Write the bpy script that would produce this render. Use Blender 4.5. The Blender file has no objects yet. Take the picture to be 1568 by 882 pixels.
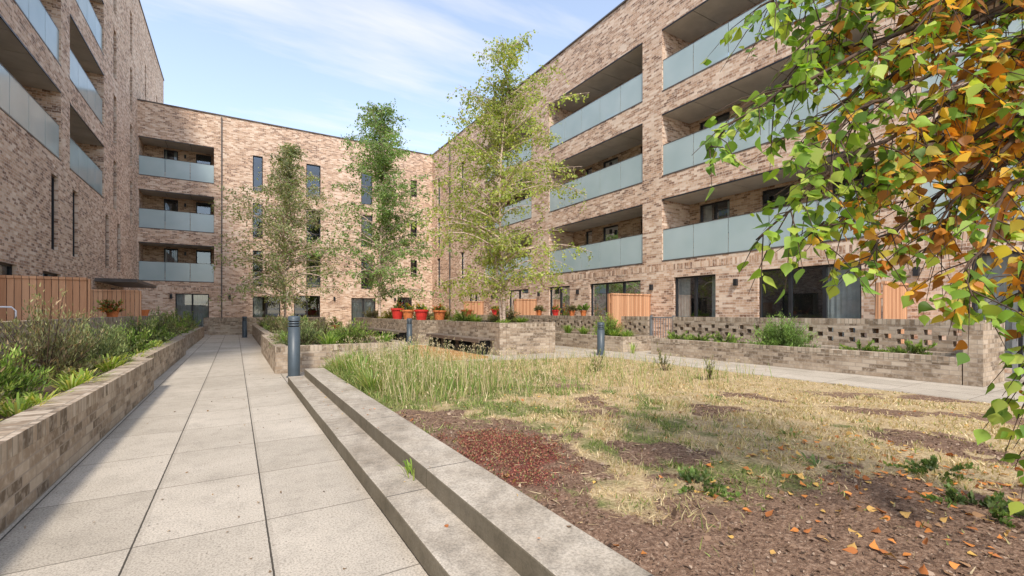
import bpy, math, random, bmesh
import numpy as np
from mathutils import Vector, noise as mnoise
random.seed(7); rng=np.random.default_rng(7)
scene=bpy.context.scene
# ------------------------------------------------------------------ node helpers
def newmat(name):
    m=bpy.data.materials.new(name); m.use_nodes=True
    nt=m.node_tree; nt.nodes.clear()
    out=nt.nodes.new('ShaderNodeOutputMaterial')
    return m,nt,out
def N(nt,t,**k):
    n=nt.nodes.new(t)
    for a,b in k.items(): setattr(n,a,b)
    return n
def math_(nt,op,a,b=None,clamp=False):
    n=nt.nodes.new('ShaderNodeMath'); n.operation=op; n.use_clamp=clamp
    for i,x in enumerate((a,b)):
        if x is None: continue
        if isinstance(x,(int,float)): n.inputs[i].default_value=x
        else: nt.links.new(x,n.inputs[i])
    return n.outputs[0]
def ramp(nt,fac,stops,interp='LINEAR'):
    n=nt.nodes.new('ShaderNodeValToRGB'); n.color_ramp.interpolation=interp
    e=n.color_ramp.elements
    while len(e)<len(stops): e.new(0.5)
    for i,(p,c) in enumerate(stops):
        e[i].position=p; e[i].color=(c[0],c[1],c[2],1) if not isinstance(c,(int,float)) else (c,c,c,1)
    nt.links.new(fac,n.inputs[0]); return n.outputs[0]
def mixc(nt,fac,a,b,mode='MIX'):
    n=nt.nodes.new('ShaderNodeMix'); n.data_type='RGBA'; n.blend_type=mode
    for idx,x in ((0,fac),(6,a),(7,b)):
        if isinstance(x,(int,float)): n.inputs[idx].default_value=x
        elif isinstance(x,tuple): n.inputs[idx].default_value=(x[0],x[1],x[2],1)
        else: nt.links.new(x,n.inputs[idx])
    return n.outputs[2]
def noise(nt,vec,scale,detail=3,rough=.55):
    n=nt.nodes.new('ShaderNodeTexNoise'); n.inputs['Scale'].default_value=scale
    n.inputs['Detail'].default_value=detail; n.inputs['Roughness'].default_value=rough
    if vec is not None: nt.links.new(vec,n.inputs['Vector'])
    return n.outputs[0]
def principled(nt,out,col,rough=.8,bump=None,bstr=.3,bdist=.01,metal=0,spec=.3):
    p=nt.nodes.new('ShaderNodeBsdfPrincipled')
    if isinstance(col,tuple): p.inputs['Base Color'].default_value=(col[0],col[1],col[2],1)
    else: nt.links.new(col,p.inputs['Base Color'])
    if isinstance(rough,(int,float)): p.inputs['Roughness'].default_value=rough
    else: nt.links.new(rough,p.inputs['Roughness'])
    p.inputs['Metallic'].default_value=metal
    p.inputs['Specular IOR Level'].default_value=spec
    if bump is not None:
        b=nt.nodes.new('ShaderNodeBump'); b.inputs['Strength'].default_value=bstr; b.inputs['Distance'].default_value=bdist
        nt.links.new(bump,b.inputs['Height']); nt.links.new(b.outputs[0],p.inputs['Normal'])
    nt.links.new(p.outputs[0],out.inputs[0]); return p
def pos(nt): return N(nt,'ShaderNodeNewGeometry').outputs['Position']

def brick_mat(name,bw,bh,stops,mortar,stagger=.5,voff=0.0,mw=.010,weather=.35,light=(.80,.66,.53)):
    m,nt,out=newmat(name)
    uv=N(nt,'ShaderNodeUVMap').outputs[0]
    s=N(nt,'ShaderNodeSeparateXYZ'); nt.links.new(uv,s.inputs[0])
    v=math_(nt,'DIVIDE',math_(nt,'ADD',s.outputs[1],100*bh+voff),bh)
    row=math_(nt,'FLOOR',v); fv=math_(nt,'FRACT',v)
    off=math_(nt,'MULTIPLY',math_(nt,'MODULO',row,2.0),stagger)
    u=math_(nt,'ADD',math_(nt,'DIVIDE',math_(nt,'ADD',s.outputs[0],200*bw),bw),off)
    col=math_(nt,'FLOOR',u); fu=math_(nt,'FRACT',u)
    cv=N(nt,'ShaderNodeCombineXYZ'); nt.links.new(col,cv.inputs[0]); nt.links.new(row,cv.inputs[1])
    wn=N(nt,'ShaderNodeTexWhiteNoise'); wn.noise_dimensions='2D'; nt.links.new(cv.outputs[0],wn.inputs['Vector'])
    P=pos(nt)
    big=noise(nt,P,.55,2); fine=noise(nt,P,14,2,.7)
    sel=math_(nt,'ADD',wn.outputs['Value'],math_(nt,'MULTIPLY',math_(nt,'SUBTRACT',big,.5),.9),True)
    bc=ramp(nt,sel,stops)
    bc=mixc(nt,math_(nt,'MULTIPLY',math_(nt,'SUBTRACT',fine,.45),2.4,True),bc,light)
    dirt=ramp(nt,noise(nt,P,1.7,2,.65),[(.3,.72),(.6,1.0)])
    mk=math_(nt,'MAXIMUM',math_(nt,'LESS_THAN',fu,mw/bw),math_(nt,'LESS_THAN',fv,mw/bh))
    c=mixc(nt,mk,bc,mortar)
    c=mixc(nt,weather,c,dirt,'MULTIPLY')
    h=math_(nt,'ADD',math_(nt,'MULTIPLY',math_(nt,'SUBTRACT',1.0,mk),.7),math_(nt,'MULTIPLY',fine,.5))
    principled(nt,out,c,.9,h,.5,.006); return m
BR=[(0,(.21,.11,.066)),(.22,(.39,.225,.138)),(.48,(.56,.355,.23)),(.75,(.67,.475,.335)),(1,(.78,.62,.48))]
M_brick=brick_mat('facade_brick',.225,.075,BR,(.68,.575,.475))
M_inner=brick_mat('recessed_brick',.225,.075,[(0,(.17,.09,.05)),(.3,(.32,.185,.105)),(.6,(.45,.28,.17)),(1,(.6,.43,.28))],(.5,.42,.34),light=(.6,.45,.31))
M_sold=brick_mat('soldier_brick',.075,.225,BR,(.68,.575,.475),stagger=0,voff=.05)
PB=[(0,(.16,.118,.08)),(.3,(.27,.20,.135)),(.6,(.38,.29,.205)),(1,(.52,.43,.33))]
M_pbrick=brick_mat('planter_brick',.225,.075,PB,(.36,.30,.24),weather=.7,light=(.6,.5,.39))
M_cope=brick_mat('coping_brick',.075,.25,PB,(.26,.22,.17),stagger=0,voff=.13,weather=.6,light=(.55,.47,.37))

def simple(name,col,rough=.6,metal=0,spec=.4,nscale=None,var=.25,bump=0):
    m,nt,out=newmat(name)
    if nscale:
        n_=noise(nt,pos(nt),nscale,3,.6)
        a=tuple(x*(1-var) for x in col); b=tuple(min(1,x*(1+var)) for x in col)
        c=ramp(nt,n_,[(.3,a),(.7,b)])
        principled(nt,out,c,rough,n_ if bump else None,bump,.01,metal,spec)
    else: principled(nt,out,col,rough,None,metal=metal,spec=spec)
    return m
M_frame=simple('window_frame_grey',(.022,.023,.026),.45,nscale=3)
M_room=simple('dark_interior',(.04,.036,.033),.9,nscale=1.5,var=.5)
M_curt=simple('curtain',(.7,.7,.68),.9,nscale=5,var=.15)
M_soff=simple('balcony_soffit',(.5,.46,.41),.6,nscale=2,var=.12)
M_coping=simple('parapet_metal',(.10,.085,.075),.5,nscale=3)
M_slab=simple('balcony_slab',(.6,.55,.49),.8,nscale=4,var=.15)
M_soil=simple('planter_soil',(.08,.05,.032),.95,nscale=18,var=.5,bump=.8)
M_boll=simple('bollard_paint',(.06,.08,.095),.42,nscale=5,var=.12)
M_rail=simple('railing_metal',(.2,.21,.22),.5,nscale=4)
M_white=simple('white_tube',(.7,.72,.75),.4,nscale=4,var=.05)
M_terra=simple('terracotta',(.6,.19,.06),.8,nscale=12)
M_red=simple('red_plastic',(.6,.04,.03),.5,nscale=8,var=.15)
M_darkmetal=simple('bollard_louvre',(.01,.01,.012),.5,nscale=5)
def glass_mat():
    m,nt,out=newmat('window_glass')
    t=N(nt,'ShaderNodeBsdfTransparent'); t.inputs[0].default_value=(.6,.65,.65,1)
    g=N(nt,'ShaderNodeBsdfGlossy'); g.inputs['Roughness'].default_value=.02; g.inputs[0].default_value=(.85,.92,1,1)
    lw=N(nt,'ShaderNodeLayerWeight'); lw.inputs[0].default_value=.35
    f=math_(nt,'ADD',math_(nt,'MULTIPLY',lw.outputs['Fresnel'],.7),.10,True)
    mx=N(nt,'ShaderNodeMixShader'); nt.links.new(f,mx.inputs[0]); nt.links.new(t.outputs[0],mx.inputs[1]); nt.links.new(g.outputs[0],mx.inputs[2])
    nt.links.new(mx.outputs[0],out.inputs[0]); return m
M_glass=glass_mat()
def balglass():
    m,nt,out=newmat('frosted_balustrade_glass')
    n_=noise(nt,pos(nt),.8,2)
    c=ramp(nt,n_,[(.3,(.45,.56,.56)),(.7,(.55,.65,.65))])
    p=principled(nt,out,c,.15,None,spec=.7)
    t=N(nt,'ShaderNodeBsdfTransparent'); t.inputs[0].default_value=(.82,.93,.95,1)
    mx=N(nt,'ShaderNodeMixShader'); mx.inputs[0].default_value=.27
    nt.links.new(p.outputs[0],mx.inputs[1]); nt.links.new(t.outputs[0],mx.inputs[2]); nt.links.new(mx.outputs[0],out.inputs[0])
    return m
M_bal=balglass()
def timber(name,c1,c2,board=.1,axis=0):
    m,nt,out=newmat(name)
    uv=N(nt,'ShaderNodeUVMap').outputs[0]
    s=N(nt,'ShaderNodeSeparateXYZ'); nt.links.new(uv,s.inputs[0])
    u=math_(nt,'DIVIDE',math_(nt,'ADD',s.outputs[axis],50.0),board)
    wn=N(nt,'ShaderNodeTexWhiteNoise'); wn.noise_dimensions='1D'; nt.links.new(math_(nt,'FLOOR',u),wn.inputs['W'])
    mp=N(nt,'ShaderNodeMapping'); mp.inputs['Scale'].default_value=(30,30,2) if axis==0 else (30,2,30)
    nt.links.new(pos(nt),mp.inputs[0]); g=noise(nt,mp.outputs[0],1,3)
    c=ramp(nt,math_(nt,'ADD',math_(nt,'MULTIPLY',wn.outputs['Value'],.6),math_(nt,'MULTIPLY',g,.4)),[(.15,c1),(.8,c2)])
    gap=math_(nt,'LESS_THAN',math_(nt,'FRACT',u),.07)
    c=mixc(nt,gap,c,(.03,.02,.015))
    principled(nt,out,c,.75,g,.2,.004); return m
M_timber=timber('fence_timber',(.42,.20,.10),(.70,.40,.23))
M_deck=timber('deck_timber',(.36,.17,.06),(.6,.32,.13))
M_bench=timber('bench_timber',(.12,.095,.075),(.24,.19,.15),.06,1)
def conc_mat():
    m,nt,out=newmat('concrete_kerb')
    P=pos(nt); a=noise(nt,P,2.2,4,.7); b=noise(nt,P,90,2,.7); d=noise(nt,P,9,4,.7)
    c=ramp(nt,a,[(.3,(.33,.28,.215)),(.55,(.49,.43,.345)),(.75,(.58,.52,.43))])
    c=mixc(nt,.7,c,ramp(nt,b,[(.35,.5),(.6,1.0)]),'MULTIPLY')
    c=mixc(nt,.55,c,ramp(nt,d,[(.35,.55),(.55,1.0)]),'MULTIPLY')
    s=N(nt,'ShaderNodeSeparateXYZ'); nt.links.new(P,s.inputs[0])
    j=math_(nt,'LESS_THAN',math_(nt,'FRACT',math_(nt,'DIVIDE',math_(nt,'ADD',s.outputs[1],30.35),1.5)),.006)
    c=mixc(nt,j,c,(.08,.07,.06))
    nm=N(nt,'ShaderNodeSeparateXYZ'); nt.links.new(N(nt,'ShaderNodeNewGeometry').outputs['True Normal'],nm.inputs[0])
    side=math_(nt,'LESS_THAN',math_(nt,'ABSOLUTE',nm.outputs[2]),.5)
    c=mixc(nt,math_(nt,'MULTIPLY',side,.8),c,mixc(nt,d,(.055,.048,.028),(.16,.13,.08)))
    principled(nt,out,c,.9,b,.35,.004); return m
M_conc=conc_mat()
def paving_mat(name,x0,sx,sy,y0=0.0):
    m,nt,out=newmat(name)
    P=pos(nt); s=N(nt,'ShaderNodeSeparateXYZ'); nt.links.new(P,s.inputs[0])
    u=math_(nt,'DIVIDE',math_(nt,'ADD',s.outputs[0],-x0+60*sx),sx); v=math_(nt,'DIVIDE',math_(nt,'ADD',s.outputs[1],-y0+60*sy),sy)
    cv=N(nt,'ShaderNodeCombineXYZ'); nt.links.new(math_(nt,'FLOOR',u),cv.inputs[0]); nt.links.new(math_(nt,'FLOOR',v),cv.inputs[1])
    wn=N(nt,'ShaderNodeTexWhiteNoise'); wn.noise_dimensions='2D'; nt.links.new(cv.outputs[0],wn.inputs['Vector'])
    a=noise(nt,P,1.1,4,.6); b=noise(nt,P,95,2,.8); st=noise(nt,P,5,4,.75)
    c=ramp(nt,math_(nt,'ADD',math_(nt,'MULTIPLY',a,.75),math_(nt,'MULTIPLY',wn.outputs['Value'],.28)),[(.3,(.42,.37,.295)),(.75,(.58,.515,.42))])
    c=mixc(nt,.8,c,ramp(nt,b,[(.34,.45),(.56,1.0)]),'MULTIPLY')
    c=mixc(nt,.35,c,ramp(nt,st,[(.34,.6),(.52,1.0)]),'MULTIPLY')
    sp=noise(nt,P,38,2,.5); c=mixc(nt,math_(nt,'MULTIPLY',math_(nt,'GREATER_THAN',sp,.70),.6),c,(.12,.10,.08))
    wob=math_(nt,'MULTIPLY',math_(nt,'SUBTRACT',noise(nt,P,25,2),.5),.008)
    fu=math_(nt,'FRACT',math_(nt,'ADD',u,wob)); fv=math_(nt,'FRACT',math_(nt,'ADD',v,wob))
    ju=math_(nt,'LESS_THAN',fu,.009/sx); jv=math_(nt,'LESS_THAN',fv,.009/sy)
    ed=math_(nt,'MULTIPLY',math_(nt,'LESS_THAN',fu,.05),.35); c=mixc(nt,math_(nt,'MULTIPLY',ed,st),c,(.16,.13,.10))
    c=mixc(nt,math_(nt,'MULTIPLY',jv,.8),c,(.12,.10,.075)); c=mixc(nt,ju,c,(.06,.052,.04))
    h=math_(nt,'SUBTRACT',math_(nt,'MULTIPLY',b,.3),math_(nt,'MAXIMUM',ju,jv))
    principled(nt,out,c,.88,h,.4,.005); return m
M_pave=paving_mat('concrete_paving',-.457,.604,.9,.28)
def leafmat(name,trans=.35,rough=.5):
    m,nt,out=newmat(name)
    a=N(nt,'ShaderNodeAttribute'); a.attribute_name='Col'
    p=N(nt,'ShaderNodeBsdfPrincipled'); p.inputs['Roughness'].default_value=rough; p.inputs['Specular IOR Level'].default_value=.35
    t=N(nt,'ShaderNodeBsdfTranslucent')
    nt.links.new(a.outputs[0],p.inputs['Base Color'])
    c2=mixc(nt,1.0,a.outputs[0],(1.6,1.55,.7),'MULTIPLY'); nt.links.new(c2,t.inputs[0])
    mx=N(nt,'ShaderNodeMixShader'); mx.inputs[0].default_value=trans
    nt.links.new(p.outputs[0],mx.inputs[1]); nt.links.new(t.outputs[0],mx.inputs[2]); nt.links.new(mx.outputs[0],out.inputs[0]); return m
M_leaf=leafmat('leaf',.4); M_grass=leafmat('grass_blade',.25,.7); M_litter=leafmat('litter',.05,.8)
def bark(name,c1,c2):
    m,nt,out=newmat(name)
    mp=N(nt,'ShaderNodeMapping'); mp.inputs['Scale'].default_value=(6,6,22); nt.links.new(pos(nt),mp.inputs[0])
    n_=noise(nt,mp.outputs[0],1,3,.7); c=ramp(nt,n_,[(.36,c1),(.50,c2)]); principled(nt,out,c,.8,n_,.4,.01); return m
M_bark=bark('birch_bark',(.16,.09,.06),(.62,.48,.38)); M_twig=bark('twig_bark',(.03,.02,.015),(.09,.055,.035))

# ------------------------------------------------------------------ mesh builder
class MB:
    def __init__(s): s.v=[];s.f=[];s.uv=[];s.m=[]
    def quad(s,a,b,c,d,mi=0,swap=False):
        i=len(s.v); s.v+= [a,b,c,d]; s.f.append((i,i+1,i+2,i+3)); s.m.append(mi)
        n=(Vector(b)-Vector(a)).cross(Vector(d)-Vector(a)); ax=max(range(3),key=lambda k:abs(n[k]))
        for p in (a,b,c,d):
            t=(p[1],p[2]) if ax==0 else ((p[0],p[2]) if ax==1 else (p[0],p[1]))
            if swap: t=(t[1],t[0])
            s.uv.append(t)
    def box(s,x0,x1,y0,y1,z0,z1,mi=0):
        if x1<x0:x0,x1=x1,x0
        if y1<y0:y0,y1=y1,y0
        if z1<z0:z0,z1=z1,z0
        sw=(y1-y0)>(x1-x0)
        s.quad((x0,y0,z1),(x1,y0,z1),(x1,y1,z1),(x0,y1,z1),mi,sw)
        s.quad((x0,y1,z0),(x1,y1,z0),(x1,y0,z0),(x0,y0,z0),mi,sw)
        s.quad((x0,y0,z0),(x1,y0,z0),(x1,y0,z1),(x0,y0,z1),mi)
        s.quad((x1,y1,z0),(x0,y1,z0),(x0,y1,z1),(x1,y1,z1),mi)
        s.quad((x0,y1,z0),(x0,y0,z0),(x0,y0,z1),(x0,y1,z1),mi)
        s.quad((x1,y0,z0),(x1,y1,z0),(x1,y1,z1),(x1,y0,z1),mi)
    def mesh(s,pts,faces,mi=0):
        i=len(s.v); s.v+=[tuple(p) for p in pts]
        for f in faces:
            s.f.append(tuple(i+k for k in f)); s.m.append(mi)
            for k in f: p=pts[k]; s.uv.append((p[0]+p[1],p[2]))
    def build(s,name,mats,parent=None,smooth=False):
        me=bpy.data.meshes.new(name); me.from_pydata(s.v,[],s.f)
        uvl=me.uv_layers.new(name='UVMap'); uvl.data.foreach_set('uv',np.array(s.uv,dtype=np.float32).ravel())
        for m in mats: me.materials.append(m)
        me.polygons.foreach_set('material_index',s.m)
        if smooth: me.polygons.foreach_set('use_smooth',[True]*len(s.f))
        me.update(); o=bpy.data.objects.new(name,me); scene.collection.objects.link(o)
        if parent: o.parent=parent
        return o
def empty(name):
    o=bpy.data.objects.new(name,None); scene.collection.objects.link(o); return o
def cyl(cx,cy,z0,z1,r0,r1=None,n=20,cap=True):
    r1=r0 if r1 is None else r1
    p=[];f=[]
    for i in range(n):
        a=2*math.pi*i/n; p.append((cx+r0*math.cos(a),cy+r0*math.sin(a),z0))
    for i in range(n):
        a=2*math.pi*i/n; p.append((cx+r1*math.cos(a),cy+r1*math.sin(a),z1))
    for i in range(n): j=(i+1)%n; f.append((i,j,n+j,n+i))
    if cap: f.append(tuple(range(n,2*n)))
    return p,f
def tube(points,radii,n=6):
    p=[];f=[]
    pts=[Vector(q) for q in points]
    for k,q in enumerate(pts):
        t=(pts[min(k+1,len(pts)-1)]-pts[max(k-1,0)])
        t=t.normalized() if t.length>1e-6 else Vector((0,0,1))
        a=t.cross(Vector((0,0,1))) if abs(t.z)<.95 else t.cross(Vector((1,0,0)))
        a.normalize(); b=t.cross(a); rk=float(radii[k])
        for i in range(n):
            an=2*math.pi*i/n; p.append(tuple(q+(a*math.cos(an)+b*math.sin(an))*rk))
        if k:
            o=(k-1)*n
            for i in range(n): j=(i+1)%n; f.append((o+i,o+j,o+n+j,o+n+i))
    return p,f
# ------------------------------------------------------------------ instanced leaf meshes
T_DIAM=(np.array([(0,0,0),(.45,.5,.06),(1,0,0),(.45,-.5,.06)]),[(0,1,2,3)])
T_BIRCH=(np.array([(0,0,0),(.06,.20,.05),(.2,.40,.10),(.36,.47,.11),(.6,.32,.07),(.82,.13,.02),(1.08,0,-.06),
                   (.82,-.13,.02),(.6,-.32,.07),(.36,-.47,.11),(.2,-.40,.10),(.06,-.20,.05),(.3,0,.0),(.62,0,-.01)]),
         [(0,1,2,12),(12,2,3,4,13),(13,4,5,6),(0,12,10,11),(12,13,8,9,10),(13,6,7,8)])
T_BLADE=(np.array([(0,.5,0),(0,-.5,0),(.5,-.42,.12),(.5,.42,.12),(1,0,.5)]),[(0,1,2,3),(3,2,4)])
T_STRAP=(np.array([(0,.4,0),(0,-.4,0),(.35,-.5,.03),(.35,.5,.03),(.7,-.45,.25),(.7,.45,.25),(.92,0,.75)]),[(0,1,2,3),(3,2,4,5),(5,4,6)])
T_CHIP=(np.array([(0,.4,0),(.1,-.5,.1),(.9,-.4,0),(1.1,.1,.15),(.5,.55,.05)]),[(0,1,2,3,4)])
def inst(name,T,C,A,B,Cc,cols,mat,parent=None,extra=None):
    tv,tf=T; n=len(C)
    V=C[:,None,:]+tv[None,:,0:1]*A[:,None,:]+tv[None,:,1:2]*B[:,None,:]+tv[None,:,2:3]*Cc[:,None,:]
    k=len(tv); V=V.reshape(-1,3)
    lens=np.array([len(f) for f in tf]); flat=np.concatenate([np.array(f) for f in tf])
    loops=(np.arange(n)[:,None]*k+flat[None,:]).ravel()
    tot=np.tile(lens,n); start=np.concatenate([[0],np.cumsum(tot)[:-1]])
    me=bpy.data.meshes.new(name)
    me.vertices.add(len(V)); me.vertices.foreach_set('co',V.astype(np.float32).ravel())
    me.loops.add(len(loops)); me.loops.foreach_set('vertex_index',loops.astype(np.int32))
    me.polygons.add(len(tot)); me.polygons.foreach_set('loop_start',start.astype(np.int32)); me.polygons.foreach_set('loop_total',tot.astype(np.int32))
    me.update(calc_edges=True); me.validate()
    at=me.color_attributes.new('Col','FLOAT_COLOR','POINT')
    cc=np.ones((n,k,4),np.float32); cc[:,:,:3]=cols[:,None,:]; at.data.foreach_set('color',cc.ravel())
    me.materials.append(mat)
    o=bpy.data.objects.new(name,me); scene.collection.objects.link(o)
    if parent: o.parent=parent
    return o
def unit(a): return a/np.maximum(np.linalg.norm(a,axis=1,keepdims=True),1e-9)
def frames(A):
    r=unit(rng.normal(size=A.shape)); B=unit(np.cross(A,r)); return B,np.cross(A,B)
def pickcol(n,pal,w=None,jit=.2):
    pal=np.array(pal); i=rng.choice(len(pal),n,p=w); c=pal[i]*(1+rng.uniform(-jit,jit,(n,1))); return np.clip(c,0,1)

# ------------------------------------------------------------------ buildings
BM=[M_brick,M_frame,M_glass,M_room,M_curt,M_soff,M_bal,M_coping,M_slab,M_sold,M_inner]
def boxT(mb,T,u0,u1,v0,v1,w0,w1,mi):
    a=T(u0,v0,w0); b=T(u1,v1,w1); mb.box(a[0],b[0],a[1],b[1],a[2],b[2],mi)
def facade(mb,T,U0,U1,V0,V1,holes,mi=0):
    us=sorted({U0,U1,*[h[0] for h in holes],*[h[1] for h in holes]}); us=[u for u in us if U0<=u<=U1]
    vs=sorted({V0,V1,*[h[2] for h in holes],*[h[3] for h in holes]}); vs=[v for v in vs if V0<=v<=V1]
    for i in range(len(us)-1):
        for j in range(len(vs)-1):
            cu=(us[i]+us[i+1])/2; cv=(vs[j]+vs[j+1])/2
            if any(h[0]<cu<h[1] and h[2]<cv<h[3] for h in holes): continue
            mb.quad(T(us[i],vs[j],0),T(us[i+1],vs[j],0),T(us[i+1],vs[j+1],0),T(us[i],vs[j+1],0),mi)
    for h in holes:
        u0,u1,v0,v1,d=h[:5]
        if d<=0: continue
        mb.quad(T(u0,v0,0),T(u0,v1,0),T(u0,v1,d),T(u0,v0,d),mi)
        mb.quad(T(u1,v0,0),T(u1,v1,0),T(u1,v1,d),T(u1,v0,d),mi)
        mb.quad(T(u0,v1,0),T(u1,v1,0),T(u1,v1,d),T(u0,v1,d),mi)
        mb.quad(T(u0,v0,0),T(u1,v0,0),T(u1,v0,d),T(u0,v0,d),8)
def window(mb,T,u0,u1,v0,v1,d,panes=1,curt=None,transom=None):
    t=.055
    boxT(mb,T,u0+.002,u0+t,v0+.002,v1-.002,d-.03,d+.05,1); boxT(mb,T,u1-t,u1-.002,v0+.002,v1-.002,d-.03,d+.05,1)
    boxT(mb,T,u0+t,u1-t,v0+.002,v0+t,d-.03,d+.05,1); boxT(mb,T,u0+t,u1-t,v1-t,v1-.002,d-.03,d+.05,1)
    for k in range(1,panes):
        c=u0+(u1-u0)*k/panes; boxT(mb,T,c-.045,c+.045,v0+t,v1-t,d-.026,d+.046,1)
    if transom:
        boxT(mb,T,u0+t,u1-t,transom-.03,transom+.03,d-.022,d+.042,1)
    mb.quad(T(u0+t,v0+t,d+.01),T(u1-t,v0+t,d+.01),T(u1-t,v1-t,d+.01),T(u0+t,v1-t,d+.01),2)
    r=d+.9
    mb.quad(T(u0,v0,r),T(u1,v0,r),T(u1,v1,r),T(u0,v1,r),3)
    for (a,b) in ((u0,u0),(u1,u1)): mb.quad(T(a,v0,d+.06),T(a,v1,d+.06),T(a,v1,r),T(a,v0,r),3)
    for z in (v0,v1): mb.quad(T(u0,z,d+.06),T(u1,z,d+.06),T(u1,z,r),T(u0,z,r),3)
    if curt is None: curt=random.choice([0,0,1,2,3])
    w=u1-u0;h=v1-v0
    def drape(a,b,dd):
        n=max(2,int((b-a)/.06)); 
        for k in range(n):
            x0=a+(b-a)*k/n; x1=a+(b-a)*(k+1)/n; d0=dd+(.02 if k%2 else 0); d1=dd+(0 if k%2 else .02)
            mb.quad(T(x0,v0,d0),T(x1,v0,d1),T(x1,v1,d1),T(x0,v1,d0),4)
    if curt==1: mb.quad(T(u0,v0+h*.35,d+.14),T(u1,v0+h*.35,d+.14),T(u1,v1,d+.14),T(u0,v1,d+.14),4)
    if curt==2: drape(u0,u0+w*.35,d+.14)
    if curt==3: drape(u1-w*.3,u1,d+.14); drape(u0,u0+w*.2,d+.14)
    if curt==4: drape(u0,u1,d+.14)
    if curt==5: mb.quad(T(u0,v0,d+.14),T(u1,v0,d+.14),T(u1,v0+h*.28,d+.14),T(u0,v0+h*.28,d+.14),4)
def balcony(mw,mb,T,u0,u1,z,doors,depth=1.5,h=2.2):
    T2=lambda u,v,w:T(u,v,w+depth)
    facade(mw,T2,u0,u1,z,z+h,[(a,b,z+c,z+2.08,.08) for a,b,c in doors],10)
    for a,b,c in doors: window(mb,T2,a,b,z+c,z+2.08,.1,2 if b-a>1.05 else 1,random.choice([0,0,3,2]))
    for u in (u0,u1): mw.quad(T(u,z,0),T(u,z+h,0),T(u,z+h,depth),T(u,z,depth),0)
    mw.quad(T(u0,z,0),T(u1,z,0),T(u1,z,depth),T(u0,z,depth),8)
    n=max(2,round((u1-u0)/1.2)); st=(u1-u0)/n
    mw.quad(T(u0,z+h+.0,0),T(u1,z+h+.0,0),T(u1,z+h+.0,depth),T(u0,z+h+.0,depth),1)
    for k in range(n): boxT(mb,T,u0+k*st+.012,u0+(k+1)*st-.012,z+h-.03,z+h-.01,.012,depth-.012,5)
    boxT(mb,T,u0+.003,u1-.003,z+h-.05,z+h-.002,-.012,.01,1)
    n=max(2,round((u1-u0)/1.25)); st=(u1-u0)/n
    for k in range(n): boxT(mb,T,u0+k*st+.012,u0+(k+1)*st-.012,z+.0+.03,z+1.1,.045,.062,6)
    boxT(mb,T,u0+.004,u1-.004,z-.015,z+.03,-.01,.09,7)
    boxT(mb,T,u0+.004,u1-.004,z+1.1,z+1.125,.04,.068,7)
    c=(u0+u1)/2
    boxT(mb,T2,c+.2,c+.3,z+1.7,z+1.9,-.09,-.002,1)
def make_building(T,U0,U1,H,bays,wins,body,extra=None):
    e=empty('apartment_building')
    mw=MB(); mb=MB(); mr=MB()
    holes=[]
    for (a,b,zs,doors) in bays:
        for z in zs:
            holes.append((a,b,z,z+2.2,0)); balcony(mw,mb,T,a,b,z,doors)
    for w in wins:
        holes.append((w[0],w[1],w[2],w[3],.14)); window(mb,T,w[0],w[1],w[2],w[3],.12,w[4],w[5] if len(w)>5 else None,w[6] if len(w)>6 else None)
    facade(mw,T,U0,U1,0,H,holes)
    body(mw,mr)
    boxT(mr,T,U0-.02,U1,H,H+.06,-.05,.35,7)
    if extra: extra(mw,mb,mr)
    mw.build('walls',BM,e); mb.build('windows_and_balconies',BM,e); mr.build('roof',BM,e)
    return e
XR=12.9
TR=lambda u,v,w:(XR+w,u,v)
def body_r(mw,mr):
    mr.quad((XR,-8,13.18),(XR+11,-8,13.18),(XR+11,44,13.18),(XR,44,13.18),8)
    mw.quad((XR,-8,0),(XR+11,-8,0),(XR+11,-8,13.2),(XR,-8,13.2))
    mw.quad((XR+11,-8,0),(XR+11,44,0),(XR+11,44,13.2),(XR+11,-8,13.2))
def extra_r(mw,mb,mr):
    boxT(mw,TR,-8,33-.004,2.66,2.86,-.004,0.0-.001,9)
    for y in (3.95,8.2,11.45,15.6,18.6,23.4):
        boxT(mb,TR,y-.05,y+.05,2.0,2.2,-.1,-.002,1)
    boxT(mr,TR,29.5,29.58,0,13.0,-.09,-.01,7)
make_building(TR,-8,33,13.2,
  [(-2.6,3.9,(3,6,9),[(-1,1,.1),(2,3,.1)]),
   (4.75,11.0,(3,6,9),[(9.4,10.6,.9),(7.3,8.3,0.02),(5.2,6.3,.9)]),
   (11.9,17.8,(3,6,9),[(14.7,15.7,.02),(16.4,16.9,.5),(12.4,13.4,.9)]),
   (19.3,24.4,(3,6,9),[(21.5,22.5,.02),(23,23.7,.6)])],
  [(1.7,3.1,.1,2.4,2,4),(5.0,7.55,.1,2.42,3,2),(8.9,10.5,.1,2.4,2,3),(12.0,14.85,.1,2.4,3,3),(16.2,17.8,.1,2.4,2,2),(19.6,21.6,.1,2.4,2,0),(25,26.6,.1,2.4,2,2)]+
  [(a,b,f+.0,f+2.2,1,0) for a,b in ((27.2,27.85),(31.4,31.95)) for f in (3,6,9)],
  body_r,extra_r)
YB=33.0
TB=lambda u,v,w:(u,YB+w,v)
def body_b(mw,mr):
    mr.quad((-4.73,YB,13.18),(XR,YB,13.18),(XR,YB+10.5,13.18),(-4.73,YB+10.5,13.18),8)
    mw.quad((-4.73,YB+10.5,0),(XR,YB+10.5,0),(XR,YB+10.5,13.2),(-4.73,YB+10.5,13.2))
def extra_b(mw,mb,mr):
    boxT(mw,TB,-4.72,XR-.004,2.5,2.7,-.004,-.001,9)
    boxT(mr,TB,-.74,-.68,0,13.1,-.07,-.01,7)
    for x in (-3.2,-.3,2.95,5.8,10): boxT(mb,TB,x-.06,x+.06,2.0,2.25,-.1,-.005,1)
fl=(2.85,5.85,8.85)
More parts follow.
